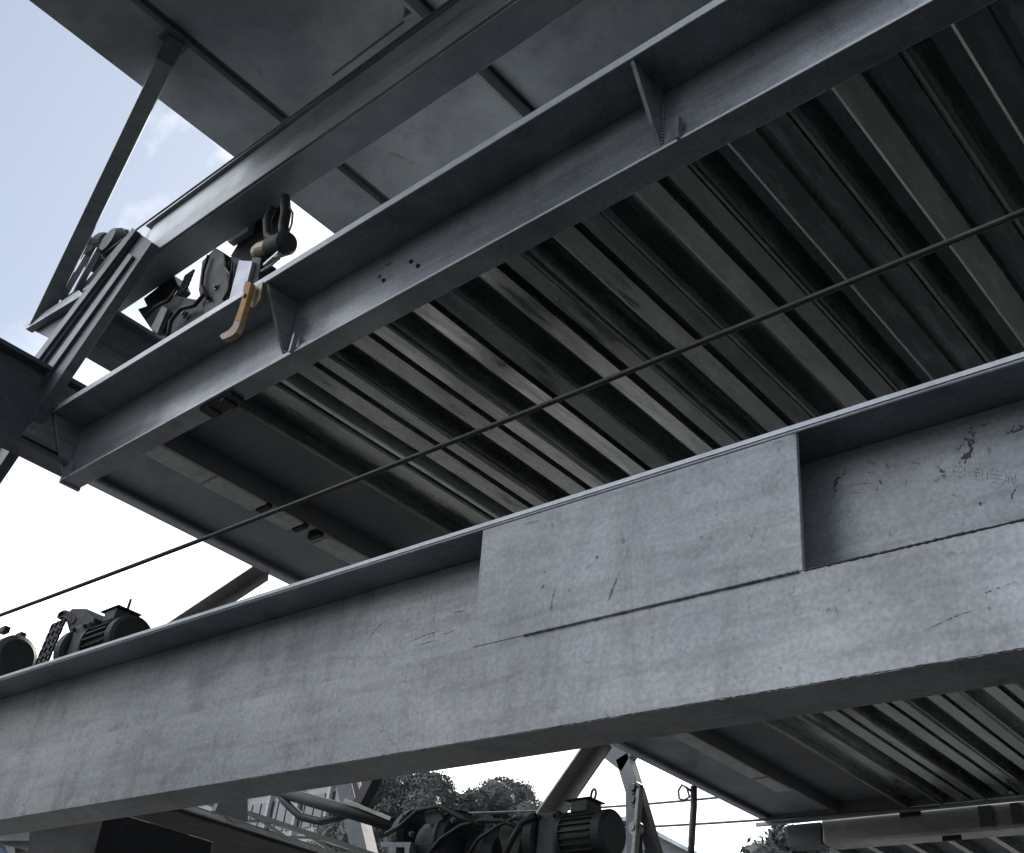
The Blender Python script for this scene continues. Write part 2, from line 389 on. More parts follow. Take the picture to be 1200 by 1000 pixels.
# faint stamp row left of the cover plate, and long drag scratches on the rail
for s_ in ([(480, 752), (500, 744), (520, 738)], [(488, 757), (512, 750)], [(506, 741), (510, 748)], [(520, 744), (534, 738)], [(430, 752), (440, 738), (452, 728)], [(530, 718), (546, 716)]):
    smear(s_, 0.0012, WEB, MARKL, 'stencil_mark')
for s_ in ([(978, 706), (982, 722)], [(975, 714), (984, 716)],
           [(1140, 700), (1190, 682)], [(1080, 740), (1120, 722), (1150, 712)]):
    smear(s_, 0.0005, -0.0005, MARKL, 'stencil_mark')

# ------------------------------------------------------------------ middle girder
t = thing('steel_girder', (-1.2, 1.08, 1.48), 'dark galvanised girder across the middle with triangular gussets under its bright top flange', 'girder')
G2L, G2R = -2.955, 1.0
def zb(x): return 1.486 + 0.0115 * (x + 1.3)
def mid(x, pts): return [(x if (z > 1.6 or x > -2) else x + .105, y, z if z > 1.6 else z + zb(x)) for y, z in pts]
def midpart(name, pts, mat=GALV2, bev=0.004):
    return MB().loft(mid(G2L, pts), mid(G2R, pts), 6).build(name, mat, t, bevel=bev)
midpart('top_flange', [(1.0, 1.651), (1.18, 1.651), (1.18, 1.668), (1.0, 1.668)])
midpart('flange_highlight', [(.9975, 1.6505), (.9998, 1.6505), (.9998, 1.6705), (.9975, 1.6705)], mat=EDGE, bev=0)  # highlight strip laid over the real flange edge
midpart('lower_highlight', [(1.088, -0.0005), (1.0898, -0.0005), (1.0898, 0.0045), (1.088, 0.0045)], mat=EDGE, bev=0)  # painted highlight line along the bottom flange
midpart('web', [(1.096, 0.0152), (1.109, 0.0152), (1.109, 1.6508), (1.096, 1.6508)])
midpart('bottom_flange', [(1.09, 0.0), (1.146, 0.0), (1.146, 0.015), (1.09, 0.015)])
for gx in (-2.86, -1.865, -0.81):
    z0 = zb(gx)
    pts = [(1.003, 1.6505), (1.07, z0 + 0.052), (1.0955, z0 + 0.018), (1.0955, 1.6505)]
    MB().loft([(gx - .004, y, z) for y, z in pts], [(gx + .004, y, z) for y, z in pts]).build('gusset', GALV2, t, bevel=0.001)
    MB().box(gx + 0.045, gx + 0.051, 1.078, 1.09, z0 - 0.004, z0 + 0.05).build('stop_tab', GALV2, t)
    w = MB()
    for k in range(14):
        z = z0 + 0.02 + k * 0.008
        w.tube([(gx + 0.006, 1.094, z), (gx + 0.006, 1.094, z + 0.006)], 0.003, 6)
    w.build('weld_seam', GALV2, t)
MB().box(-2.862, -2.8505, 1.088, 1.15, zb(G2L) - 0.006, zb(G2L) + 0.05).build('end_lug', GALV2, t, bevel=0.003)
for px, py in ((455, 310), (482, 307), (490, 312), (445, 324), (450, 329)):
    x, y, z = P(px, py, Y=1.0955)
    MB().lathe((x, 1.0962, z), (0, -1, 0), [(0, .005), (.004, .005), (.004, .003), (.006, .003)], 12).build('bolt', BLACK if px % 2 == 0 else GALV2, t)
# hollow slot in the underside with a dark clip
x, y, z = P(252, 468, Z=zb(-2.2) - 0.003)
MB().box(x - .07, x + .06, 1.10, 1.142, z - 0.006, z + 0.002).box(x - .05, x - .03, 1.10, 1.142, z - 0.010, z - 0.006).box(x + .02, x + .035, 1.10, 1.142, z - 0.012, z - 0.006).build('rail_clip', BLACK, t, bevel=0.002)

# ------------------------------------------------------------------ upper girder (wide underside)
t = thing('steel_girder', (-1.5, 1.1, 2.1), 'uppermost grey box girder with wide smooth underside and stepped front edge', 'girder')
G3L = -3.12
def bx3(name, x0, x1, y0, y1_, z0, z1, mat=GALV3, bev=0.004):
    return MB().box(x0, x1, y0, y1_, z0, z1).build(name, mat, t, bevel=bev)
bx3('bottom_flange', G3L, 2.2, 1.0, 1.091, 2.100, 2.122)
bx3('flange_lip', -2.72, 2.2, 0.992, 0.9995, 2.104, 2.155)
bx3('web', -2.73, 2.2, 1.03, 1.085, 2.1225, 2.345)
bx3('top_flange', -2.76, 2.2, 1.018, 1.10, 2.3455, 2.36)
pts = [(-2.76, 2.344), (-2.90, 2.1225), (-2.73, 2.1225), (-2.7305, 2.344)]
MB().loft([(x, 1.035, z) for x, z in pts], [(x, 1.05, z) for x, z in pts]).build('end_plate', PALE, t)
# thin wire along the girder
mb = MB(); mb.tube([(-2.95, 0.99, 2.30), (-1.5, 0.99, 2.285), (0.6, 0.99, 2.30)], 0.0032, 8)
tag(mb.build('guide_wire', WIRE), 'thin dark wire running just above the uppermost girder', 'wire')

# ------------------------------------------------------------------ middle deck
Z0 = 1.512
t = thing('parking_deck', (-0.8, 3.0, Z0), 'dark corrugated steel parking deck seen from below behind the middle girder', 'parking deck')
Y0, Y1 = 1.147, 5.0
xe = -1.912 * Z0; xa = -1.70 * Z0; xb = -1.648 * Z0; xc = -1.421 * Z0
def dbox(name, x0, x1, z0, z1, mat, y0=Y0, y1_=Y1, bev=0.004):
    return MB().box(x0, x1, y0, y1_, z0, z1).build(name, mat, t, bevel=bev)
dbox('edge_rim', xe, xe + 0.035, Z0 + 0.0, Z0 + 0.01, EDGE, y0=1.10)
dbox('edge_web', xe, xe + 0.012, Z0 + 0.0102, Z0 + 0.13, GALV3)
dbox('side_panel', xe + 0.0125, xb - 0.0085, Z0 + 0.03, Z0 + 0.036, GALV3)
# wheel-stop angle, broken where the clips are
ycuts = []
yy = Y0 - .01
marks = [P(238, 563, Z=Z0)[1], P(298, 597, Z=Z0)[1], P(347, 620, Z=Z0)[1], P(373, 632, Z=Z0)[1]]
segs = [(Y0, marks[0] - .004), (marks[0] + .004, marks[1] - .01), (marks[1] + .03, marks[2] - .02), (marks[3], 4.33), (4.345, 4.55)]
for a_, b_ in segs:
    dbox('edge_angle', xa, xb, Z0 - 0.010, Z0 - 0.002, WHITE, a_, b_)
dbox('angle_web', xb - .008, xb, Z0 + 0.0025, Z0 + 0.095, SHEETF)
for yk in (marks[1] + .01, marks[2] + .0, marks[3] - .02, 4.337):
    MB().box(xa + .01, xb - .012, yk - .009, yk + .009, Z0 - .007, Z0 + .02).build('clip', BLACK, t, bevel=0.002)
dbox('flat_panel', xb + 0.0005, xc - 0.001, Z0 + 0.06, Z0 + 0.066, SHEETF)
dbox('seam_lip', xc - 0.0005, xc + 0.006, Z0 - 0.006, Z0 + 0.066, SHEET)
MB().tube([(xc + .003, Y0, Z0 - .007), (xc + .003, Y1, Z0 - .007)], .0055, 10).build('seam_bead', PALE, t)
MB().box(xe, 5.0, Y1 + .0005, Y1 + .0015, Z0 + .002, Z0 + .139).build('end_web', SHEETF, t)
dbox('top_plate', xe + .013, 5.0, Z0 + 0.14, Z0 + 0.15, GALV3)
PER = 0.1325 * Z0
L0 = -0.3905 * Z0
k0 = int(math.floor((xc + .02 - L0) / PER))
rng = random.Random(11)
def wave_plate(x, first=False):
    p = PER
    wl = rng.choice((.10, .12, .15, .17)); ta = [rng.uniform(-.006, .006) for _ in range(4)]
    z = Z0
    pr = [(0.000, z - .0035), (0.018, z - .0035), (0.024, z + ta[0]), (0.075, z), (wl, z + .048), (0.33, z + .050 + ta[3]),
          (0.365, z + .012), (0.375, z + .012), (0.385, z + .002), (0.41, z), (0.655, z + ta[1]), (0.672, z + .020), (0.745, z + .021),
          (0.765, z + ta[2]), (0.965, z), (0.975, z + .004), (0.9995, z + .004)]
    mb = MB(); th = 0.0035
    ys = [Y0 + .001]
    while ys[-1] < Y1 - .3: ys.append(ys[-1] + .28)
    ys.append(Y1)
    n = len(pr); vs = []; fs = []
    for y in ys:
        w_ = rng.uniform(-.0018, .0018)
        for u, zz in pr: vs.append((x + u * p, y, zz + w_))
        for u, zz in pr: vs.append((x + u * p, y, zz + w_ + th))
    for i in range(len(ys) - 1):
        a_ = i * 2 * n; b_ = a_ + 2 * n
        for k in range(n - 1):
            fs.append((a_ + k, a_ + k + 1, b_ + k + 1, b_ + k)); fs.append((a_ + n + k, b_ + n + k, b_ + n + k + 1, a_ + n + k + 1))
        fs.append((a_, b_, b_ + n, a_ + n)); fs.append((a_ + n - 1, a_ + 2 * n - 1, b_ + 2 * n - 1, b_ + n - 1))
    fs.append(tuple(range(n)) + tuple(range(2 * n - 1, n - 1, -1)))
    mb.add(vs, fs)
    nb_ = 8
    mb.build('wave_plate', SHEET, t)
    MB().tube([(x + .0035, Y0 + .001 + i * .48, Z0 - .005 + rng.uniform(-.001, .001)) for i in range(9)], .0040 if x < -.85 * Z0 else .0028, 8).build('seam_bead', PALE, t)
k = 0
x = xc + 0.0065
first_line = L0 + PER * math.ceil((xc - L0) / PER)
# filler strip up to the first full plate
xs = L0 + PER * k0
while xs < xc + 0.006: xs += PER
dbox('filler_strip', xc + 0.0065, xs - .001, Z0 + 0.03, Z0 + 0.034, SHEET)
while xs < 1.4:
    wave_plate(xs); xs += PER

# far edge beam of the middle deck
t2 = thing('edge_beam', (-0.8, 5.05, 1.40), 'dull galvanised edge beam closing the far end of the corrugated deck', 'edge beam')
fx = lambda px: P(px, 960, Y=5.06)[0]
MB().box(fx(892), 5.0, 5.002, 5.02, 1.497, 1.515).build('upper_lip', GALV3, t2, bevel=.004)
MB().box(fx(965), 5.0, 5.03, 5.16, 1.392, 1.512).build('beam_body', ZINC, t2, bevel=.03, segs=4)
MB().box(fx(925), fx(965) - .002, 5.03, 5.12, 1.392, 1.4965).build('end_bracket', BRACE, t2, bevel=.006)
for px0, px1, py in ((1055, 1079, 955), (1105, 1127, 983)):
    x0, yy, zz = P(px0, py, Y=5.026); x1 = P(px1, py, Y=5.026)[0]
    MB().box(x0, x1, 5.018, 5.0295, zz - .012, zz + .010).build('slot', BLACK, t2)
for px0, px1 in ((1150, 1166), (1188, 1200)):
    x0 = P(px0, 965, Y=5.026)[0]; x1 = P(px1, 965, Y=5.026)[0]
    MB().box(x0, x1, 5.006, 5.0295, 1.40, 1.49).build('bracket', BRACE, t2, bevel=.004)

# deck behind, beyond the edge beam
t = thing('parking_deck', (-0.5, 7.0, 1.45), 'second dark ribbed deck just visible beyond the far edge beam', 'parking deck')
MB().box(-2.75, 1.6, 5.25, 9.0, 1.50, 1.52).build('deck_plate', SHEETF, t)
for i in range(22):
    x = -2.74 + i * .2
    MB().box(x, x + .03, 5.25, 9.0, 1.45, 1.4995).build('rib', SHEET, t, bevel=.004)

# ------------------------------------------------------------------ upper deck
Z3 = 2.62
t = thing('parking_deck', (-0.8, 1.4, Z3), 'topmost smooth grey parking deck overhanging at the upper left with crosswise ribs', 'parking deck')
xe3 = -0.9715 * Z3; xr1 = -0.874 * Z3; xr2 = -0.634 * Z3
yn = -1.1      # the deck overhangs the viewer's side; unseen reach set to shade the girders
def ubox(name, x0, x1, z0, z1, mat=GALV3, y0=yn, y1_=5.0, bev=0.003):
    return MB().box(x0, x1, y0, y1_, z0, z1).build(name, mat, t, bevel=bev)
ubox('edge_panel', xe3, xr1 - .012, Z3, Z3 + .03)
ubox('centre_panel', xr1 + .014, xr2 - .003, Z3 + .018, Z3 + .03)
ubox('side_panel', xr2 + .03, -1.0, Z3 + .018, Z3 + .03)
ubox('side_panel', -.9995, 5.0, Z3 + .018, Z3 + .03, y0=.3)  # unseen part stops short so more skylight reaches the girder's right
ubox('rib', xr1 - .0115, xr1 + .0135, Z3 + .03, Z3 + .05, BRACE)
ubox('rib_angle', xr2 - .0025, xr2 + .010, Z3 - .028, Z3 + .03, GALV3)
ubox('rib_recess', xr2 + .0105, xr2 + .0295, Z3 + .032, Z3 + .05, BRACE)
ubox('deck_top', xe3 - .006, -1.0, Z3 + .0505, Z3 + .07)
ubox('deck_top', -.9995, 5.0, Z3 + .0505, Z3 + .07, y0=.3)
for xx in (-0.99, -0.33, .33):
    MB().box(xx, xx + .02, .3, 5.0, Z3 - .02, Z3 + .0175).build('rib_angle', GALV3, t, bevel=.003)
# cross seam, raised edge strip
ys_ = P(410, 77, Z=Z3)[1]
MB().box(xr1 + .25, xr2 - .01, ys_ - .0025, ys_ + .0025, Z3 + .0155, Z3 + .0178).build('seam', BRACE, t)
MB().box(xr2 - .05, xr2 - .01, ys_ - .02, ys_ + .02, Z3 - .01, Z3 + .0175).build('seam_bracket', PALE, t)

# ------------------------------------------------------------------ cross members on the left
t = thing('cross_beam', (-2.95, 1.0, 1.51), 'short dark cross beam at the left end of the middle girder, lower of two', 'cross beam')
MB().box(-2.93, -2.85, 0.3, 1.14, 1.515, 1.53).build('bottom_flange', BRACE, t, bevel=.003)
MB().box(-2.90, -2.885, 0.3, 1.9, 1.5305, 1.765).build('web', BRACE, t)
MB().box(-2.93, -2.85, 0.3, 1.9, 1.7655, 1.78).build('top_flange', BRACE, t, bevel=.003)
x, y, z = P(72, 470, X=-2.88)
MB().loft([(-2.8845, y - .07, 1.55), (-2.8845, y + .09, 1.55), (-2.8845, y + .07, 1.76), (-2.8845, y - .02, 1.76)],
          [(-2.87, y - .07, 1.55), (-2.87, y + .09, 1.55), (-2.87, y + .07, 1.76), (-2.87, y - .02, 1.76)]).build('end_plate', GALV2, t, bevel=.003)
t = thing('cross_beam', (-2.95, 1.0, 1.915), 'dark cross beam above the bright gap at left, under the uppermost girder', 'cross beam')
MB().box(-2.93, -2.85, 0.985, 2.2, 1.915, 1.93).build('bottom_flange', BRACE, t, bevel=.003)
MB().box(-2.90, -2.885, 0.985, 2.2, 1.9305, 2.06).build('web', BRACE, t)
MB().box(-2.93, -2.85, 0.985, 2.2, 2.0605, 2.075).build('top_flange', BRACE, t, bevel=.003)

# thick diagonal brace (channel with two raised flanges)
t = thing('diagonal_brace', tuple(P(0, 500, Y=0.93)), 'thick dark channel brace slanting down the left edge across the girder ends', 'brace')
def strip(name, A, B, wa, wb, Yf, Yb, mat, par, bev=.003):
    """bar whose face runs between two surveyed lines at depth Yf, back at Yb"""
    (ax0, ay0), (ax1, ay1) = A; (bx0, by0), (bx1, by1) = B
    q = [P(ax0, ay0, Y=Yf), P(ax1, ay1, Y=Yf), P(bx1, by1, Y=Yf), P(bx0, by0, Y=Yf)]
    r = [(p[0], Yb, p[2]) for p in q]
    return MB().loft(q, r).build(name, mat, par, bevel=bev)
strip('web', ((155, 268), (-60, 551)), ((178, 284), (-30, 590)), 0, 0, .955, .985, BRACE, t)
strip('flange', ((155, 267), (-60, 550)), ((159, 270), (-56, 555)), 0, 0, .935, .954, BRACE, t)
strip('ridge', ((141, 293), (-60, 562)), ((145, 296), (-56, 568)), 0, 0, .945, .9545, BRACE, t, .001)
strip('ridge', ((151, 297), (-50, 575)), ((155, 300), (-46, 581)), 0, 0, .945, .9545, BRACE, t, .001)
for px, py in ((150, 272), (137, 300), (130, 320)):
    x, y, z = P(px, py, Y=.955); MB().lathe((x, .955, z), (0, -1, 0), [(0, .007), (.006, .007), (.006, .004), (.012, .004)], 6).build('bolt', PALE, t)

# pale bracket plate with side cheek at the end of the upper girder
t = thing('end_bracket', tuple(P(60, 380, Y=1.0)), 'grey bolted bracket plate where the slender strut meets the left girder end', 'bracket')
q = [(32, 384), (62, 398), (98, 372), (160, 282), (150, 274), (100, 330)]
a_ = [P(*p, Y=.985) for p in q]; MB().loft(a_, [(p[0], 1.0, p[2]) for p in a_]).build('plate', BRACE, t, bevel=.003)
q = [(30, 386), (26, 382), (92, 340), (98, 345)]
a_ = [P(*p, Y=.96) for p in q]; MB().loft(a_, [(p[0], .9845, p[2]) for p in a_]).build('rim', GALV2, t, bevel=.002)
for p0, p1 in (((72, 352), (102, 300)), ((88, 345), (116, 292)), ((100, 342), (152, 302))):
    A = P(*p0, Y=.975); B = P(*p1, Y=.975); MB().bar(A, B, .018, .012, (0, 1, 0)).build('stay', GALV2, t, bevel=.001)
x, y, z = P(122, 292, Y=1.06)
MB().lathe((x - .06, 1.06, z - .02), (1, 0, 0), [(0, .05), (.02, .062), (.10, .062), (.12, .05)], 20).build('roller', BLACK, t)
MB().lathe((x + .005, 1.0, z - .01), (0, -1, 0), [(0, .018), (.02, .018), (.02, .01), (.03, .01)], 12).build('axle_nut', PALE, t)
x, y, z = P(150, 285, Y=1.04)
MB().lathe((x - .02, 1.10, z - .02), (0, -1, 0), [(0, .06), (.10, .06), (.12, .045)], 24).build('pulley', BLACK, t)

# slender strut up to the top deck
t = thing('slender_strut', tuple(P(48, 378, Y=.97)), 'slender grey strut rising from the left girder end to the topmost deck', 'strut')
A = Vector(P(44, 384, Y=.99)); B = Vector(P(207, 46, Z=Z3 + .002))
MB().bar(A, B, .058, .05, (1, -.3, 0)).build('shaft', GALV3, t, bevel=.006)
d = (B - A).normalized()
MB().bar(B - d * .07, B + Vector((0, 0, -.001)), .066, .054, (1, -.3, 0)).build('end_cap', BRACE, t, bevel=.004)
MB().box(B.x - .035, B.x + .03, B.y - .04, B.y + .04, Z3 - .006, Z3 - .001).build('foot_plate', BRACE, t, bevel=.003)

# ------------------------------------------------------------------ main cable
mb = MB(); A = Vector(P(-40, 736, Y=.96)); B = Vector(P(1260, 224, Y=.985))
pts = [A.lerp(B, i / 30) + Vector((0, 0, -.012 * math.sin(math.pi * i / 30))) for i in range(31)]
A_ = Vector((0, 0, 0))
mb.tube(pts, .0043, 10)
# lay of the strands
for s_ in range(3):
    hel = []
    for i in range(1500):
        f = i / 1499 * 30; j = min(int(f), 29); p = pts[j].lerp(pts[j + 1], f - j)
        ph = i * 0.9 + s_ * 2.094
        hel.append(p + Vector((0, math.cos(ph), math.sin(ph))) * .0029)
    mb.tube(hel, .0018, 5)
tag(mb.build('steel_cable', CABLE), 'thick dark steel cable crossing the whole view between the lower and middle girders', 'cable')

# ------------------------------------------------------------------ machine parts
def perforated(mb, o, ux, uz, nx, nz, s_, th, r_):
    """plate with nx by nz round holes; o corner, ux/uz unit vectors in plane"""
    o, ux, uz = Vector(o), Vector(ux).normalized(), Vector(uz).normalized(); nn_ = ux.cross(uz)
    K = 16
    for i in range(nx):
        for j in range(nz):
            c = o + ux * (i + .5) * s_ + uz * (j + .5) * s_
            ring_o = []; ring_i = []
            for k in range(K):
                a = 2 * math.pi * (k + .5) / K; ca, sa = math.cos(a), math.sin(a)
                m_ = max(abs(ca), abs(sa)); ring_o.append(c + (ux * ca + uz * sa) * (s_ / 2 / m_)); ring_i.append(c + (ux * ca + uz * sa) * r_)
            vs = ring_o + ring_i + [v + nn_ * th for v in ring_o] + [v + nn_ * th for v in ring_i]
            fs = []
            for k in range(K):
                q = (k + 1) % K
                fs += [(k, q, K + q, K + k), (2 * K + k, 3 * K + k, 3 * K + q, 2 * K + q), (K + k, K + q, 3 * K + q, 3 * K + k), (k, 2 * K + k, 2 * K + q, q)]
            mb.add(vs, fs)

def gearmotor(base, sc, label, guard=True, flip=1, eye=True, group='drive motors on the girders', guard_dir=(-.25, 0, 1)):
    """drive unit with its axis along X: perforated chain guard, gearbox, finned motor, terminal box"""
    bx_, by_, bz_ = base
    t = thing('gear_motor', base, label, 'motor', group)
    def X(a): return bx_ + flip * a * sc
    def q(x0, x1, y0, y1_, z0, z1): return (min(X(x0), X(x1)), max(X(x0), X(x1)), by_ + y0 * sc, by_ + y1_ * sc, bz_ + z0 * sc, bz_ + z1 * sc)
    ax = (flip, 0, 0)
    MB().box(*q(-.02, 1.30, -.34, .34, 0, .05)).build('base_plate', BLACK, t, bevel=.004)
    MB().lathe((X(.0), by_, bz_ + .58 * sc), ax, [(0, .38 * sc), (.03 * sc, .44 * sc), (.22 * sc, .44 * sc), (.25 * sc, .38 * sc)], 36).build('chain_cover', BLACK, t, bevel=.002)
    MB().box(*q(.26, .70, -.34, .34, .10, .96)).build('gearbox', MOTOR, t, bevel=.02, segs=3)
    mb = MB(); R0 = .34 * sc
    mb.lathe((X(.70), by_, bz_ + .58 * sc), ax, [(0, .40 * sc), (.06 * sc, .40 * sc), (.06 * sc, R0), (.72 * sc, R0)], 32)
    for k in range(22):
        a = 2 * math.pi * k / 22
        dx = Vector((0, math.cos(a), math.sin(a))); c = Vector((X(.76), by_, bz_ + .58 * sc)) + dx * R0 * 1.04
        mb.bar(c, c + Vector((flip * .62 * sc, 0, 0)), .07 * sc, .018 * sc, tuple(dx))
    mb.build('motor_body', MOTOR, t)
    MB().lathe((X(1.43), by_, bz_ + .58 * sc), ax, [(0, .38 * sc), (.16 * sc, .38 * sc), (.20 * sc, .32 * sc)], 32).build('fan_cover', BLACK, t, bevel=.002)
    tb_ = MB().box(*q(.84, 1.20, -.20, .20, .92, 1.12)).build('terminal_box', MOTOR, t, bevel=.008)
    MB().box(*q(.72, 1.26, -.22, .22, 1.125, 1.15)).build('terminal_lid', BLACK, tb_, bevel=.004)
    if eye:
        MB().torus((X(1.16), by_, bz_ + 1.24 * sc), (.5, 1, 0), .09 * sc, .022 * sc).tube([(X(1.16), by_, bz_ + 1.10 * sc), (X(1.16), by_, bz_ + 1.17 * sc)], .03 * sc, 8).build('lifting_eye', BRACE, tb_)
    if guard:
        mb = MB()
        perforated(mb, (X(-.02), by_ - .30 * sc, bz_ - .30 * sc), guard_dir if False else (0, 1, 0), (-flip * .12, 0, 1), 3, 5, .16 * sc, .02 * sc, .052 * sc)
        mb.build('chain_guard', BLACK, t)
    for (dx, dz) in ((.32, .2), (.32, .86), (.64, .2), (.64, .86)):
        MB().lathe((X(dx), by_ - .34 * sc, bz_ + dz * sc), (0, -1, 0), [(0, .035 * sc), (.03 * sc, .035 * sc), (.03 * sc, .02 * sc), (.05 * sc, .02 * sc)], 6).build('bolt', BLACK, t)
    return t

def pc(px, py, Y): return Vector(P(px, py, Y=Y))
def poly(name, pix, Yf, Yb, mat, par, bev=.002, zmin=-9):
    a_ = [P(*p, Y=Yf) for p in pix]; a_ = [(p[0], p[1], max(p[2], zmin)) for p in a_]; return MB().loft(a_, [(p[0], Yb, p[2]) for p in a_]).build(name, mat, par, bevel=bev)
# unit on the lower girder
b = P(100, 745, Y=1.16); tz = P(135, 721, Y=1.16)[2]
gm = gearmotor((b[0], 1.16, tz - 1.15 * .15), .15, 'dark green gear motor with lifting eye standing on the lower girder at left', guard=False)
MB().box(b[0] - .01, b[0] + .2, 1.10, 1.16, .769, tz - 1.151 * .15).build('pedestal', BLACK, gm)
mb = MB(); perforated(mb, pc(33, 802, 1.13), (1, 0, .05), (.17, 0, 1), 3, 7, .022, .006, .0082); mb.build('chain_guard', BLACK, gm)
mb = MB()
for k in range(9):
    q_ = pc(80 + k * 2.0 - 8, 718 - 3 * math.sin(k * .5) + k * .4, 1.14); mb.tube([q_ + Vector((.01, -.008, -.012)), q_ + Vector((.01, .02, -.012))], .010, 8)
mb.build('roller_chain', BLACK, gm)
poly('chain_hood', [(76, 722), (84, 713), (100, 713), (110, 724), (106, 760), (98, 792), (88, 794), (90, 760), (80, 738)], 1.135, 1.2, BLACK, gm, .006, .77)
b = P(-30, 800, Y=1.14)
t = thing('chain_drive', (b[0], 1.14, .768), 'black rounded chain drive cut off by the left edge beside the gear motor', 'chain drive')
MB().lathe((b[0] - .10, 1.16, .885), (1, 0, 0), [(0, .07), (.02, .085), (.06, .085), (.08, .07)], 30).build('chain_cover', BLACK, t)
b2 = P(12, 780, Y=1.14)
cz_ = P(8, 774, Y=1.14)[2]
MB().lathe((b2[0] - .035, 1.14, cz_), (1, 0, 0), [(0, .052), (.01, .058), (.05, .058), (.06, .045)], 30).build('drum', MOTOR, t)
for k in range(10):
    a = k * .63; MB().box(b2[0] - .075, b2[0] - .045, 1.14 + math.cos(a) * .075 - .008, 1.14 + math.cos(a) * .075 + .008, cz_ + .01 + math.sin(a) * .075 - .008, cz_ + .01 + math.sin(a) * .075 + .008).build('chain_link', BLACK, t)
MB().box(b[0] - .1, b2[0] + .01, 1.1, 1.2, .7685, .775).build('base_plate', BLACK, t)

# cluster between the middle and the upper girder
b = P(225, 372, Y=1.12)
t = thing('chain_drive', (b[0], 1.12, 1.67), 'black chain drive with perforated plate between the middle and uppermost girders', 'chain drive')
poly('drive_housing', [(160, 362), (180, 392), (232, 408), (262, 372), (238, 352), (206, 346)], 1.05, 1.16, BLACK, t, .012, 1.669)
poly('chain_cover', [(236, 306), (252, 290), (262, 296), (268, 330), (264, 372), (240, 372), (232, 340)], 1.04, 1.14, BLACK, t, .01, 1.669)
poly('motor_body', [(258, 298), (284, 302), (280, 350), (258, 362), (254, 330)], 1.06, 1.16, MOTOR, t, .014, 1.669)
o_ = pc(208, 349, 1.075)
mb = MB(); perforated(mb, o_, (1, 0, .06), (.10, 0, 1), 3, 5, .0155, .005, .0052); mb.build('perforated_plate', BLACK, t)
poly('side_cheek', [(168, 350), (178, 342), (203, 322), (208, 334), (190, 352), (176, 368)], 1.09, 1.14, BLACK, t, .004)
poly('lower_arm', [(176, 385), (184, 391), (196, 362), (190, 358)], 1.03, 1.045, BRACE, t, .002, 1.669)
for pth, rad in (([(196, 398), (200, 376), (212, 362), (228, 358), (240, 344)], .006), ([(170, 372), (182, 360), (198, 352), (206, 340)], .005), ([(244, 300), (238, 318), (236, 334), (244, 350)], .005), ([(262, 312), (270, 322), (268, 340), (262, 352)], .0045)):
    MB().tube([pc(x_, y_, 1.03) for x_, y_ in pth], rad, 8).build('cable_lead', RUBBER, t)
for k_ in range(6):
    MB().tube([pc(262 + k_ * 3.4, 306 + k_ * .6, 1.052), pc(259 + k_ * 3.4, 346 - k_ * 1.4, 1.052)], .0028, 6).build('fin', MOTOR, t)
for px, py in ((218, 370), (256, 338), (248, 352), (190, 372)):
    p = pc(px, py, 1.045); MB().lathe(p, (0, -1, 0), [(0, .010), (.008, .010), (.008, .005), (.014, .005)], 10).build('bolt', BRACE, t)

b = P(300, 300, Y=1.12)
t = thing('lock_mechanism', (b[0], 1.12, 1.67), 'dark lock actuator with brass coupling and pale bracket hanging under the uppermost girder', 'actuator')
poly('hanger_plate', [(268, 232), (330, 208), (330, 262), (322, 300), (288, 312), (270, 300), (288, 270)], 1.12, 1.14, BLACK, t, .004)
poly('hanger_edge', [(291, 253), (295, 254), (290, 271), (268, 285), (266, 282), (286, 268)], 1.10, 1.119, GALV3, t, .001)
poly('hanger_edge', [(285, 232), (288, 233), (281, 252), (277, 250)], 1.10, 1.119, GALV3, t, .001)
poly('hanger_edge', [(304, 220), (308, 220), (302, 236), (298, 234)], 1.10, 1.119, GALV3, t, .001)
poly('hanger_edge', [(270, 269), (273, 270), (270, 280), (266, 279)], 1.10, 1.119, GALV3, t, .001)
poly('pale_bracket', [(280, 305), (296, 306), (286, 346), (268, 352)], 1.03, 1.06, BLUEST, t, .002, 1.669)
poly('dark_web', [(296, 300), (306, 302), (302, 334), (287, 346)], 1.04, 1.09, BLACK, t, .002, 1.669)
c0 = pc(302, 297, 1.05); c1 = pc(341, 283, 1.05); dd = (c1 - c0).normalized(); ln = (c1 - c0).length
MB().lathe(c0, dd, [(0, .022), (.02, .026), (ln * .42, .026)], 20).build('brass_coupling', BRASS, t, bevel=.002)
MB().lathe(c0 + dd * ln * .42, dd, [(0, .022), (.003, .030), (ln * .45, .031), (ln * .45 + .012, .024)], 24).build('solenoid', BLACK, t, bevel=.002)
MB().tube([pc(306, 318, 1.0), pc(318, 311, 1.0), pc(327, 303, 1.0), pc(328, 299, 1.0), pc(322, 301, 1.0)], .003, 8).build('linkage', PALE, t)
MB().bar(pc(311, 312, 1.02), pc(328, 297, 1.02), .014, .008, (0, 1, 0)).build('clevis', GALV2, t)
MB().tube([pc(320, 244, 1.06), pc(313, 258, 1.06), pc(314, 276, 1.06), pc(324, 286, 1.06), pc(333, 276, 1.06)], .012, 10).build('hose', RUBBER, t)
MB().tube([pc(334, 232, 1.06), pc(335, 250, 1.06), pc(332, 266, 1.06), pc(334, 280, 1.06)], .014, 10).build('hose', RUBBER, t)
MB().tube([pc(337, 238, 1.06), pc(343, 250, 1.06), pc(342, 262, 1.06), pc(337, 276, 1.06)], .0028, 8).build('thin_lead', WIRE, t)

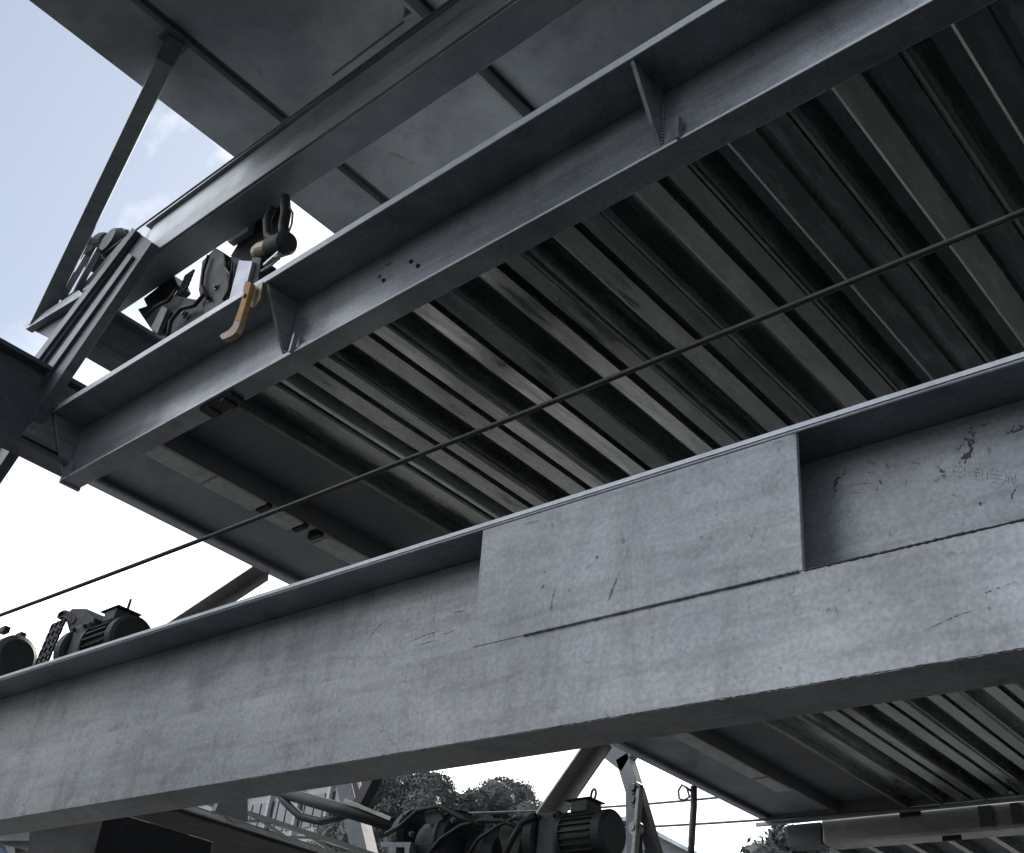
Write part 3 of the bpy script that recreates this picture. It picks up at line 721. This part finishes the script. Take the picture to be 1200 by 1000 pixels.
# rust-orange release lever in front of the middle girder
b = P(283, 350, Y=.97)
t = thing('release_lever', tuple(P(283, 350, Y=.97)), 'rusty orange hooked lever with a worn pale tip hanging at the middle girder flange', 'lever')
def blade(name, path, Yf, Yb, mat, par):
    L_ = []; R2 = []
    for i, (x, y, w_) in enumerate(path):
        a = path[max(i - 1, 0)]; b_ = path[min(i + 1, len(path) - 1)]; dx, dy = b_[0] - a[0], b_[1] - a[1]; n_ = math.hypot(dx, dy)
        L_.append((x - dy / n_ * w_ / 2, y + dx / n_ * w_ / 2)); R2.append((x + dy / n_ * w_ / 2, y - dx / n_ * w_ / 2))
    mb = MB()
    A_ = [[P(*p, Y=Yf) for p in L_], [P(*p, Y=Yf) for p in R2]]
    vs = []; fs = []; n = len(path)
    for i in range(n):
        l, r_ = A_[0][i], A_[1][i]; vs += [l, r_, (r_[0], Yb, r_[2]), (l[0], Yb, l[2])]
    for i in range(n - 1):
        for k in range(4): fs.append((4 * i + k, 4 * i + (k + 1) % 4, 4 * i + 4 + (k + 1) % 4, 4 * i + 4 + k))
    fs += [(0, 1, 2, 3), (4 * n - 4, 4 * n - 3, 4 * n - 2, 4 * n - 1)]
    mb.add(vs, fs); return mb.build(name, mat, par, bevel=.003)
blade('lever_arm', [(291, 330, 7), (289, 337, 7.5), (287.5, 345, 7), (285.5, 353, 6), (283, 361, 6), (280.5, 369, 6.5), (278, 376, 7)], .962, .976, HOOKM, t)
blade('lever_tip', [(278, 376, 7), (276, 382, 7.5), (273, 387, 8), (269, 390.5, 8), (265, 392.5, 7.5), (261.5, 394, 7.5), (258.5, 396, 5)], .9615, .9765, HOOKT, t)
poly('pivot_bracket', [(290, 340), (308, 330), (305, 350), (298, 360), (291, 360)], .982, .996, BRASS, t, .003)
MB().lathe(pc(287, 347, .962), (0, -1, 0), [(0, .006), (.006, .006)], 10).build('pivot_bolt', PALE, t)

# ------------------------------------------------------------------ left lower pallet and lattice
t = thing('pallet', (-3.8, 2.2, .745), 'black underside of a lower pallet at the bottom left below the front girder', 'pallet')
MB().box(-4.75, -2.925, 1.35, 4.6, .735, .76).build('deck_plate', BLACK, t, bevel=.004)
MB().box(-2.99, -2.93, 1.35, 4.6, .728, .7345).build('edge_strip', BLACK, t)
for yk in (1.55, 2.6, 3.6):
    MB().box(-4.7, -3.0, yk, yk + .05, .705, .7345).build('cross_rib', BLACK, t, bevel=.003)
t = thing('lattice_girder', (-2.88, 2.9, .745), 'pale narrow lattice girder with zigzag bars along the black pallet edge', 'lattice girder')
ya, yb = 1.45, 4.4
MB().bar((-2.90, ya, .742), (-2.90, yb, .742), .012, .014, (0, 0, 1)).build('chord', WHITE, t)
MB().bar((-2.885, ya, .775), (-2.885, yb, .775), .014, .016, (0, 0, 1)).build('chord', WHITE, t)
n = 30
for i in range(n):
    y0 = ya + (yb - ya) * i / n; y2 = ya + (yb - ya) * (i + 1) / n
    zs_ = (.745, .769) if i % 2 else (.769, .745)
    MB().bar((-2.892, y0, zs_[0]), (-2.892, y2, zs_[1]), .009, .007, (0, 0, 1)).build('lattice_bar', WHITE, t)
b = P(268, 948, X=-2.83)
MB().loft([(-2.84, b[1] - .05, .735), (-2.84, b[1] + .07, .735), (-2.84, b[1] + .03, .86), (-2.84, b[1] - .03, .86)],
          [(-2.82, b[1] - .05, .735), (-2.82, b[1] + .07, .735), (-2.82, b[1] + .03, .86), (-2.82, b[1] - .03, .86)]).build('hanger', GALV3, t, bevel=.003)
# bits at the far bottom left corner
t = thing('equipment_box', tuple(P(60, 990, Y=1.6)), 'small grey panelled box with a blue cover at the bottom left corner', 'box')
poly('box_body', [(-30, 962), (36, 962), (34, 986), (-30, 986)], 1.5, 1.7, GALV3, t, .004)
poly('blue_cover', [(-30, 990), (4, 992), (10, 1004), (-30, 1010)], 1.5, 1.6, BLUEW, t, .01)
poly('pale_rim', [(4, 990), (17, 993), (18, 1006), (11, 1006)], 1.49, 1.6, PALE, t, .004)
poly('black_case', [(36, 958), (124, 948), (104, 1025), (14, 1025), (20, 1000), (33, 996)], 1.46, 1.8, RUBBER, t, .006)

# ------------------------------------------------------------------ drive line under the front girder
Yd = 2.25
b = P(500, 990, Y=Yd)
t = thing('winch_drive', tuple(P(500, 1040, Y=Yd)), 'black round winch drive with a long shaft at the bottom centre', 'winch')
c0 = pc(330, 928, Yd); c1 = pc(478, 972, Yd - .03); dd = (c1 - c0).normalized()
MB().tube([c0 - dd * .1, c1], .020, 20).build('drive_shaft', RUBBER, t)
MB().bar(pc(404, 938, Yd - .03), pc(458, 960, Yd - .055), .010, .006, (0, 0, 1)).build('shaft_key', PALE, t)
c = pc(495, 981, Yd); MB().lathe(c - Vector((.06, 0, 0)), (1, -.25, 0), [(0, .03), (.01, .066), (.03, .072), (.06, .072), (.07, .055)], 36).build('end_cap', BLACK, t)
c = pc(540, 992, Yd); MB().lathe(c - Vector((.09, 0, 0)), (1, -.25, 0), [(0, .075), (.02, .078), (.10, .080), (.105, .086), (.12, .086), (.125, .078), (.14, .070), (.145, .03)], 40).build('drum', BLACK, t)
MB().box(c.x - .3, c.x + .12, Yd - .12, Yd + .12, c.z - .30, c.z - .125).build('drum_frame', BLACK, t, bevel=.004)
for px, py in ((512, 946), (533, 962), (484, 978), (475, 957)):
    p = pc(px, py, Yd - .10); MB().lathe(p, (0, -1, 0), [(0, .007), (.008, .007), (.008, .004), (.013, .004)], 10).build('bolt', BRACE, t)
poly('terminal_frame', [(446, 987), (482, 987), (480, 993), (478, 1012), (474, 1012), (474, 993), (464, 993), (463, 1012), (456, 1012), (455, 993), (446, 993)], Yd - .1, Yd - .06, GALV2, t, .001)
mb = MB(); mb.tube([pc(322, 922, Yd), pc(334, 940, Yd), pc(352, 957, Yd), pc(376, 963, Yd), pc(400, 957, Yd), (pc(424, 948, Yd))], .013, 12)
tag(mb.build('rubber_hose', RUBBER), 'black rubber hose sagging in a loop beside the drive shaft', 'hose')
for pth, rad in (([(452, 978), (470, 968), (490, 950), (515, 945), (540, 958), (566, 968)], .007), ([(500, 1004), (516, 984), (540, 968), (562, 962), (590, 962), (612, 972)], .006), ([(548, 1004), (560, 984), (584, 968), (606, 958), (622, 962)], .005), ([(590, 1008), (600, 984), (612, 964), (628, 956)], .008)):
    MB().tube([pc(x_, y_, Yd - .11) for x_, y_ in pth], rad, 8).build('cable_lead', RUBBER, t)
poly('valve_block', [(588, 962), (606, 960), (612, 978), (606, 1004), (590, 1004), (584, 980)], Yd - .08, Yd + .02, MOTOR, t, .006)
poly('switch_box', [(497, 952), (512, 948), (520, 960), (508, 968), (498, 964)], Yd - .10, Yd - .04, MOTOR, t, .005)
c = pc(578, 1010, Yd + .05)
mb = MB(); mb.lathe(c - Vector((.08, 0, 0)), (1, -.25, 0), [(0, .065), (.02, .073), (.15, .073), (.18, .055)], 36)
for k in range(5): mb.lathe(c + Vector((-.06 + k * .03, -k * .0075, 0)), (1, -.25, 0), [(0, .078), (.008, .078)], 36)
tag(mb.build('cable_drum', BLACK), 'dark ribbed drum between the winch drive and the right-hand gear motor', 'drum')
b = P(628, 1000, Y=2.2)
gearmotor((b[0] - .0, 2.2, .588), .150, 'black gear motor with eye bolt at the bottom below the front girder', guard=False)

# ------------------------------------------------------------------ braces behind
def angle_brace(label, A, B, w, group='slanting braces under the corrugated deck edge', mat=PALE, name='slanting_brace'):
    A, B = Vector(A), Vector(B); d = (B - A).normalized()
    t = thing(name, tuple(B), label, 'brace', group)
    s1 = Vector((0, 1, 0)); s1 = (s1 - d * s1.dot(d)).normalized(); s2 = d.cross(s1)
    MB().bar(A, B, w, w * .12, tuple(s1)).build('flange', mat, t, bevel=.002)
    MB().bar(A + s1 * w * .5 + s2 * w * .45, B + s1 * w * .5 + s2 * w * .45, w * .9, w * .12, tuple(s2)).build('flange', mat, t, bevel=.002)
    return t
ye = P(305, 668, X=xe)[1]
angle_brace('grey angle brace leaving the deck edge above the front girder at left', P(308, 664, Y=ye), P(175, 752, Y=ye), .048)
ye = P(694, 874, X=xe)[1]
tb = angle_brace('pale angle brace running down left from the deck edge below the front girder', P(700, 862, Y=ye), P(632, 960, Y=ye), .075)
ye2 = 4.0
t = thing('hinged_stay', tuple(P(760, 1010, Y=ye2)), 'dark bent stay with bolted joint hanging from the deck edge right of the pale brace', 'stay')
def rod(name, p0, p1, w, Y=ye2, th=.05, mat=GALV3): return MB().bar(P(*p0, Y=Y), P(*p1, Y=Y), w, th, (1, 0, 0)).build(name, mat, t, bevel=.004)
rod('head_plate', (712, 876), (738, 896), .09, mat=SHEETF)
rod('upper_arm', (732, 888), (745, 930), .07, mat=SHEETF)
rod('slant_arm', (746, 925), (770, 1010), .055, mat=BRACE)
rod('front_arm', (742, 925), (744, 1010), .05, Y=ye2 - .06, mat=BRACE)
rod('link_rod', (750, 925), (743, 1010), .018, Y=ye2 - .12, th=.03, mat=PALE)
for py in (926, 940, 972):
    p = pc(748, py, ye2 - .09); MB().lathe(p, (0, -1, 0), [(0, .03), (.03, .03), (.03, .016), (.05, .016)], 10).build('joint_bolt', PALE if py == 972 else BRACE, t)
# V brace left of centre
t = thing('forked_brace', tuple(P(430, 1010, Y=3.2)), 'forked grey brace with a dark short fork behind the drive shaft', 'brace')
MB().bar(P(403, 895, Y=3.2), P(432, 1020, Y=3.2), .085, .07, (1, 0, 0)).build('main_leg', BRACE, t, bevel=.006)
MB().bar(P(412, 895, Y=3.16), P(424, 945, Y=3.16), .03, .02, (1, 0, 0)).build('dark_edge', BLACK, t)
MB().bar(P(447, 895, Y=3.17), P(422, 945, Y=3.17), .055, .05, (1, 0, 0)).build('fork', BLACK, t, bevel=.004)
# hanging pole with loop
t = thing('hanging_conduit', tuple(P(809, 1010, Y=4.3)), 'thin dark conduit hanging below the deck edge with a cable loop at its top', 'conduit')
MB().tube([P(813, 922, Y=4.3), P(813, 945, Y=4.3), P(811, 975, Y=4.3), P(809, 1015, Y=4.3)], .016, 10).build('pipe', BRACE, t)
MB().tube([P(813, 930, Y=4.27), P(806, 924, Y=4.27), P(799, 920, Y=4.27), P(795, 927, Y=4.27), P(796, 936, Y=4.27), P(802, 938, Y=4.27), P(808, 934, Y=4.27), P(805, 924, Y=4.27)], .0055, 8).build('cable_loop', BRACE, t)
# wires
def wire(label, p0, p1, Y, r=.006):
    A = Vector(P(*p0, Y=Y)); B = Vector(P(*p1, Y=Y))
    mb = MB(); mb.tube([A.lerp(B, i / 12) + Vector((0, 0, -.02 * math.sin(math.pi * i / 12))) for i in range(13)], r, 6)
    tag(mb.build('thin_wire', WIRE), label, 'wire', 'thin wires strung below the deck')
wire('upper of the two thin wires stretched between the eye bolt and the deck edge', (540, 953), (900, 929), 4.9)
wire('lower thin wire crossing in front of the black gear motor', (560, 976), (1100, 945), 4.9 * 1.0, .006)

# ------------------------------------------------------------------ background
t = thing('building', (-34, 26, -.8), 'pale multi-bay building far behind, seen under the front girder at left', 'building')
bx0 = P(250, 930, Y=20)[0]; bx1 = P(428, 930, Y=20)[0]
ztop = P(340, 921, Y=20)[2]
MB().box(bx0 - 4, bx1 + .3, 20.0, 26, -.8, ztop).build('wall', FACADE, t)
MB().box(bx0 - 4.1, bx1 + .4, 19.8, 26.1, ztop + .001, ztop + .25).build('roof', FACADE2, t)
nb = 26
for i in range(nb):
    x = bx0 - 3.5 + (bx1 - bx0 + 3.6) * i / nb
    for lv in range(3):
        z = ztop - 1.3 - lv * 1.75
        w_ = MB().box(x, x + .32, 19.96, 19.999, z, z + .9).build('window', GLASS, t)
for i in range(nb // 3):
    x = bx0 - 3.7 + (bx1 - bx0 + 3.6) * i / (nb // 3)
    MB().box(x, x + .12, 19.85, 19.999, -.8, ztop).build('pilaster', FACADE, t)
t = thing('building', (-12, 20, -.8), 'low grey building with sloping roof behind the hinged stay', 'building')
x0 = P(690, 966, Y=14)[0]; x1 = P(745, 970, Y=14)[0]; x2 = P(812, 1002, Y=14)[0]
z0 = P(690, 973, Y=14)[2]; z1 = P(742, 966, Y=14)[2]; z2 = P(812, 1002, Y=14)[2]
pts = [(x0 - 5, -.8), (x0 - 5, z0 - .05), (x0, z0), (x1, z1), (x2, z2), (x2, -.8)]
MB().loft([(x, 14, z) for x, z in pts], [(x, 19, z) for x, z in pts]).build('wall', FACADE2, t)
pts = [(x0 - 5.1, z0 - .048), (x0, z0 + .002), (x1, z1 + .002), (x2 + .2, z2 - .08), (x2 + .2, z2 - .02), (x1, z1 + .07), (x0, z0 + .07), (x0 - 5.1, z0 + .02)]
MB().loft([(x, 13.8, z) for x, z in pts], [(x, 19.2, z) for x, z in pts]).build('roof', GALV3, t)
for i in range(8):
    MB().box(x0 - 4.5 + i * .9, x0 - 4.1 + i * .9, 13.97, 13.999, 1.4, 2.1).build('window', GLASS, t)

def tree(base_x, base_y, ztop, rx, ry, rz, label, n=9000, leaf=.055, seed=1, name='broadleaf_tree'):
    rg = random.Random(seed)
    t = thing(name, (base_x, base_y, -.8), label, 'tree', 'trees beyond the parking frame')
    cz = ztop - rz
    mb = MB(); mb.tube([(base_x, base_y, -.8), (base_x + .1, base_y, cz * .5), (base_x, base_y, cz)], .16, 10, r2=.07)
    tips = []
    for k in range(11):
        a = rg.uniform(0, 6.28); e = rg.uniform(.1, 1.0)
        p1 = Vector((base_x + math.cos(a) * rx * .7 * rg.uniform(.5, 1), base_y + math.sin(a) * ry * .7, cz + rz * e * .7))
        mb.tube([(base_x, base_y, cz - rz * .6), tuple((Vector((base_x, base_y, cz)) + p1) / 2 + Vector((0, 0, -.1))), tuple(p1)], .05, 6, r2=.012)
    mb.build('trunk', BARK, t)
    clumps = []
    for k in range(46):
        a = rg.uniform(0, 6.28); z = rg.uniform(-.8, 1.0); r = math.sqrt(max(0, 1 - z * z)) * rg.uniform(.5, 1.1)
        clumps.append((Vector((base_x + math.cos(a) * rx * r, base_y + math.sin(a) * ry * r, cz + z * rz * .88)), rg.uniform(.16, .34) * rz))
    core = MB(); bmc = bmesh.new(); bmesh.ops.create_icosphere(bmc, subdivisions=3, radius=1)
    for c, s_ in clumps:
        vv = [c + v.co * s_ * rg.uniform(.72, .86) for v in bmc.verts]; core.add(vv, [[w_.index for w_ in f_.verts] for f_ in bmc.faces])
    bmc.free(); core.build('inner_foliage', LEAF, t)
    vs = []; fs = []
    for i in range(n):
        c, s_ = clumps[rg.randrange(len(clumps))]
        d = Vector((rg.gauss(0, 1), rg.gauss(0, 1), rg.gauss(0, 1))).normalized() * s_ * (.8 + .22 * rg.random() ** 2)
        p = c + d; u = Vector((rg.gauss(0, 1), rg.gauss(0, 1), rg.gauss(0, 1))).normalized(); v = u.orthogonal().normalized()
        L = leaf * rg.uniform(.7, 1.4); o = len(vs)
        vs += [p - u * L, p + v * L * .45, p + u * L, p - v * L * .45]; fs.append((o, o + 1, o + 2, o + 3))
    mb = MB(); mb.add(vs, fs); mb.build('crown', LEAF, t)
c = P(490, 918, Y=9); l = P(425, 940, Y=9); r = P(560, 938, Y=9)
tree(c[0] - .05, 9, c[2] + .05, (r[0] - l[0]) / 2, 1.0, .95, 'broad dark tree crown behind the winch drive at the bottom', 70000, .018, 3)
c = P(590, 930, Y=10.5); l = P(552, 938, Y=10.5); r = P(665, 950, Y=10.5)
tree(c[0] + .1, 10.5, c[2] + .04, (r[0] - l[0]) / 2 * .95, 1.0, .9, 'second rounded tree crown left of the black gear motor', 55000, .018, 5)
c = P(690, 985, Y=12)
tree(c[0], 12, c[2] + .05, 1.0, .8, .7, 'low tree crown partly hidden by the black gear motor', 40000, .018, 12)
c = P(545, 952, Y=12)
tree(c[0], 12, c[2] + .05, 1.2, .8, .8, 'low tree crown in the dip between the two larger crowns', 40000, .018, 14)
c = P(940, 992, Y=9); 
tree(c[0], 9, c[2] + .12, .45, .5, .5, 'leafy tree tip just below the corner of the far edge beam', 6000, .03, 8)

# ------------------------------------------------------------------ camera
cam = bpy.data.cameras.new('camera'); co = bpy.data.objects.new('camera', cam); C.objects.link(co)
cam.sensor_fit = 'HORIZONTAL'; cam.sensor_width = 36.0; cam.lens = 36.0 * FPX / 1200.0
cam.clip_start = 0.05; cam.clip_end = 2000
M = Matrix([[CAM[i][j] for j in range(3)] for i in range(3)]).to_4x4(); M.translation = EYE
co.matrix_world = M
scene.camera = co

# ------------------------------------------------------------------ light
CLOUD = (5.0, 5.2, 5.5); BANK = (15.5, 16.1, 17.2)
SUN_EL, SUN_AZ = 40.0, 108.0      # azimuth measured from +X towards +Y
d = Vector((math.cos(R_(SUN_EL)) * math.cos(R_(SUN_AZ)), math.cos(R_(SUN_EL)) * math.sin(R_(SUN_AZ)), math.sin(R_(SUN_EL))))
sl = bpy.data.lights.new('sun', 'SUN'); sl.energy = 2.2; sl.angle = R_(0.5); sl.color = (1.0, .95, .88)
so = bpy.data.objects.new('sun', sl); C.objects.link(so); so.rotation_euler = d.to_track_quat('Z', 'Y').to_euler(); so.location = (0, 0, 30)
w = bpy.data.worlds.new('World'); scene.world = w; w.use_nodes = True
nt = w.node_tree; bg = nt.nodes['Background']
sky = nt.nodes.new('ShaderNodeTexSky'); sky.sky_type = 'NISHITA'; sky.sun_disc = False
sky.sun_elevation = R_(SUN_EL); sky.sun_rotation = R_(90 - SUN_AZ)
sky.air_density = 1.0; sky.dust_density = 3.0; sky.ozone_density = 1.0
# broken cloud; a bright cloud bank stands high on the open side behind the viewer
tc = nt.nodes.new('ShaderNodeTexCoord')
mp = nt.nodes.new('ShaderNodeMapping'); mp.inputs['Scale'].default_value = (1.0, 1.0, 2.2); nt.links.new(tc.outputs['Generated'], mp.inputs[0])
nz = nt.nodes.new('ShaderNodeTexNoise'); nz.inputs['Scale'].default_value = 2.6; nz.inputs['Detail'].default_value = 8; nz.inputs['Roughness'].default_value = .6
nt.links.new(mp.outputs[0], nz.inputs['Vector'])
rp = ramp(nt, nz.outputs[0], [(0.50, 0.0), (0.66, 0.75)])
gy = mix(nt, .45, sky.outputs[0], (3.3, 3.65, 4.05))
cm = mix(nt, rp.outputs[0], gy, CLOUD)
vd = nt.nodes.new('ShaderNodeVectorMath'); vd.operation = 'DOT_PRODUCT'; nt.links.new(tc.outputs['Generated'], vd.inputs[0])
bd = Vector((-.58, -.60, .55)).normalized(); vd.inputs[1].default_value = bd
ad = nt.nodes.new('ShaderNodeMath'); ad.operation = 'MULTIPLY_ADD'; ad.inputs[1].default_value = .25; nt.links.new(nz.outputs[0], ad.inputs[0]); nt.links.new(vd.outputs['Value'], ad.inputs[2])
rb = ramp(nt, ad.outputs[0], [(0.90, 0.0), (1.04, 1.0)])
cm = mix(nt, rb.outputs[0], cm, BANK)
vd2 = nt.nodes.new('ShaderNodeVectorMath'); vd2.operation = 'DOT_PRODUCT'; nt.links.new(tc.outputs['Generated'], vd2.inputs[0])
vd2.inputs[1].default_value = Vector((-.62, .74, .10)).normalized()
ad2 = nt.nodes.new('ShaderNodeMath'); ad2.operation = 'MULTIPLY_ADD'; ad2.inputs[1].default_value = .12; nt.links.new(nz.outputs[0], ad2.inputs[0]); nt.links.new(vd2.outputs['Value'], ad2.inputs[2])
rg2 = ramp(nt, ad2.outputs[0], [(0.80, 0.0), (0.97, 1.0)])
cm = mix(nt, rg2.outputs[0], cm, (12.0, 12.1, 12.2))
vd3 = nt.nodes.new('ShaderNodeVectorMath'); vd3.operation = 'DOT_PRODUCT'; nt.links.new(tc.outputs['Generated'], vd3.inputs[0])
vd3.inputs[1].default_value = Vector((-.675, .315, .665)).normalized()
nz3 = nt.nodes.new('ShaderNodeTexNoise'); nz3.inputs['Scale'].default_value = 9.0; nz3.inputs['Detail'].default_value = 7; nt.links.new(tc.outputs['Generated'], nz3.inputs['Vector'])
ad3 = nt.nodes.new('ShaderNodeMath'); ad3.operation = 'MULTIPLY_ADD'; ad3.inputs[1].default_value = .022; nt.links.new(nz3.outputs[0], ad3.inputs[0]); nt.links.new(vd3.outputs['Value'], ad3.inputs[2])
rc3 = ramp(nt, ad3.outputs[0], [(0.0, 0.0), (1.0, 0.0)])
mr3 = nt.nodes.new('ShaderNodeMapRange'); mr3.inputs[1].default_value = 1.0072; mr3.inputs[2].default_value = 1.0135; nt.links.new(ad3.outputs[0], mr3.inputs[0])
nt.nodes.remove(rc3)
cm = mix(nt, mr3.outputs[0], cm, (8.5, 8.6, 8.8))
nt.links.new(cm, bg.inputs[0]); bg.inputs[1].default_value = 0.10
scene.view_settings.view_transform = 'Standard'; scene.view_settings.look = 'None'
scene.view_settings.gamma = 1.0; scene.view_settings.exposure = 1.0
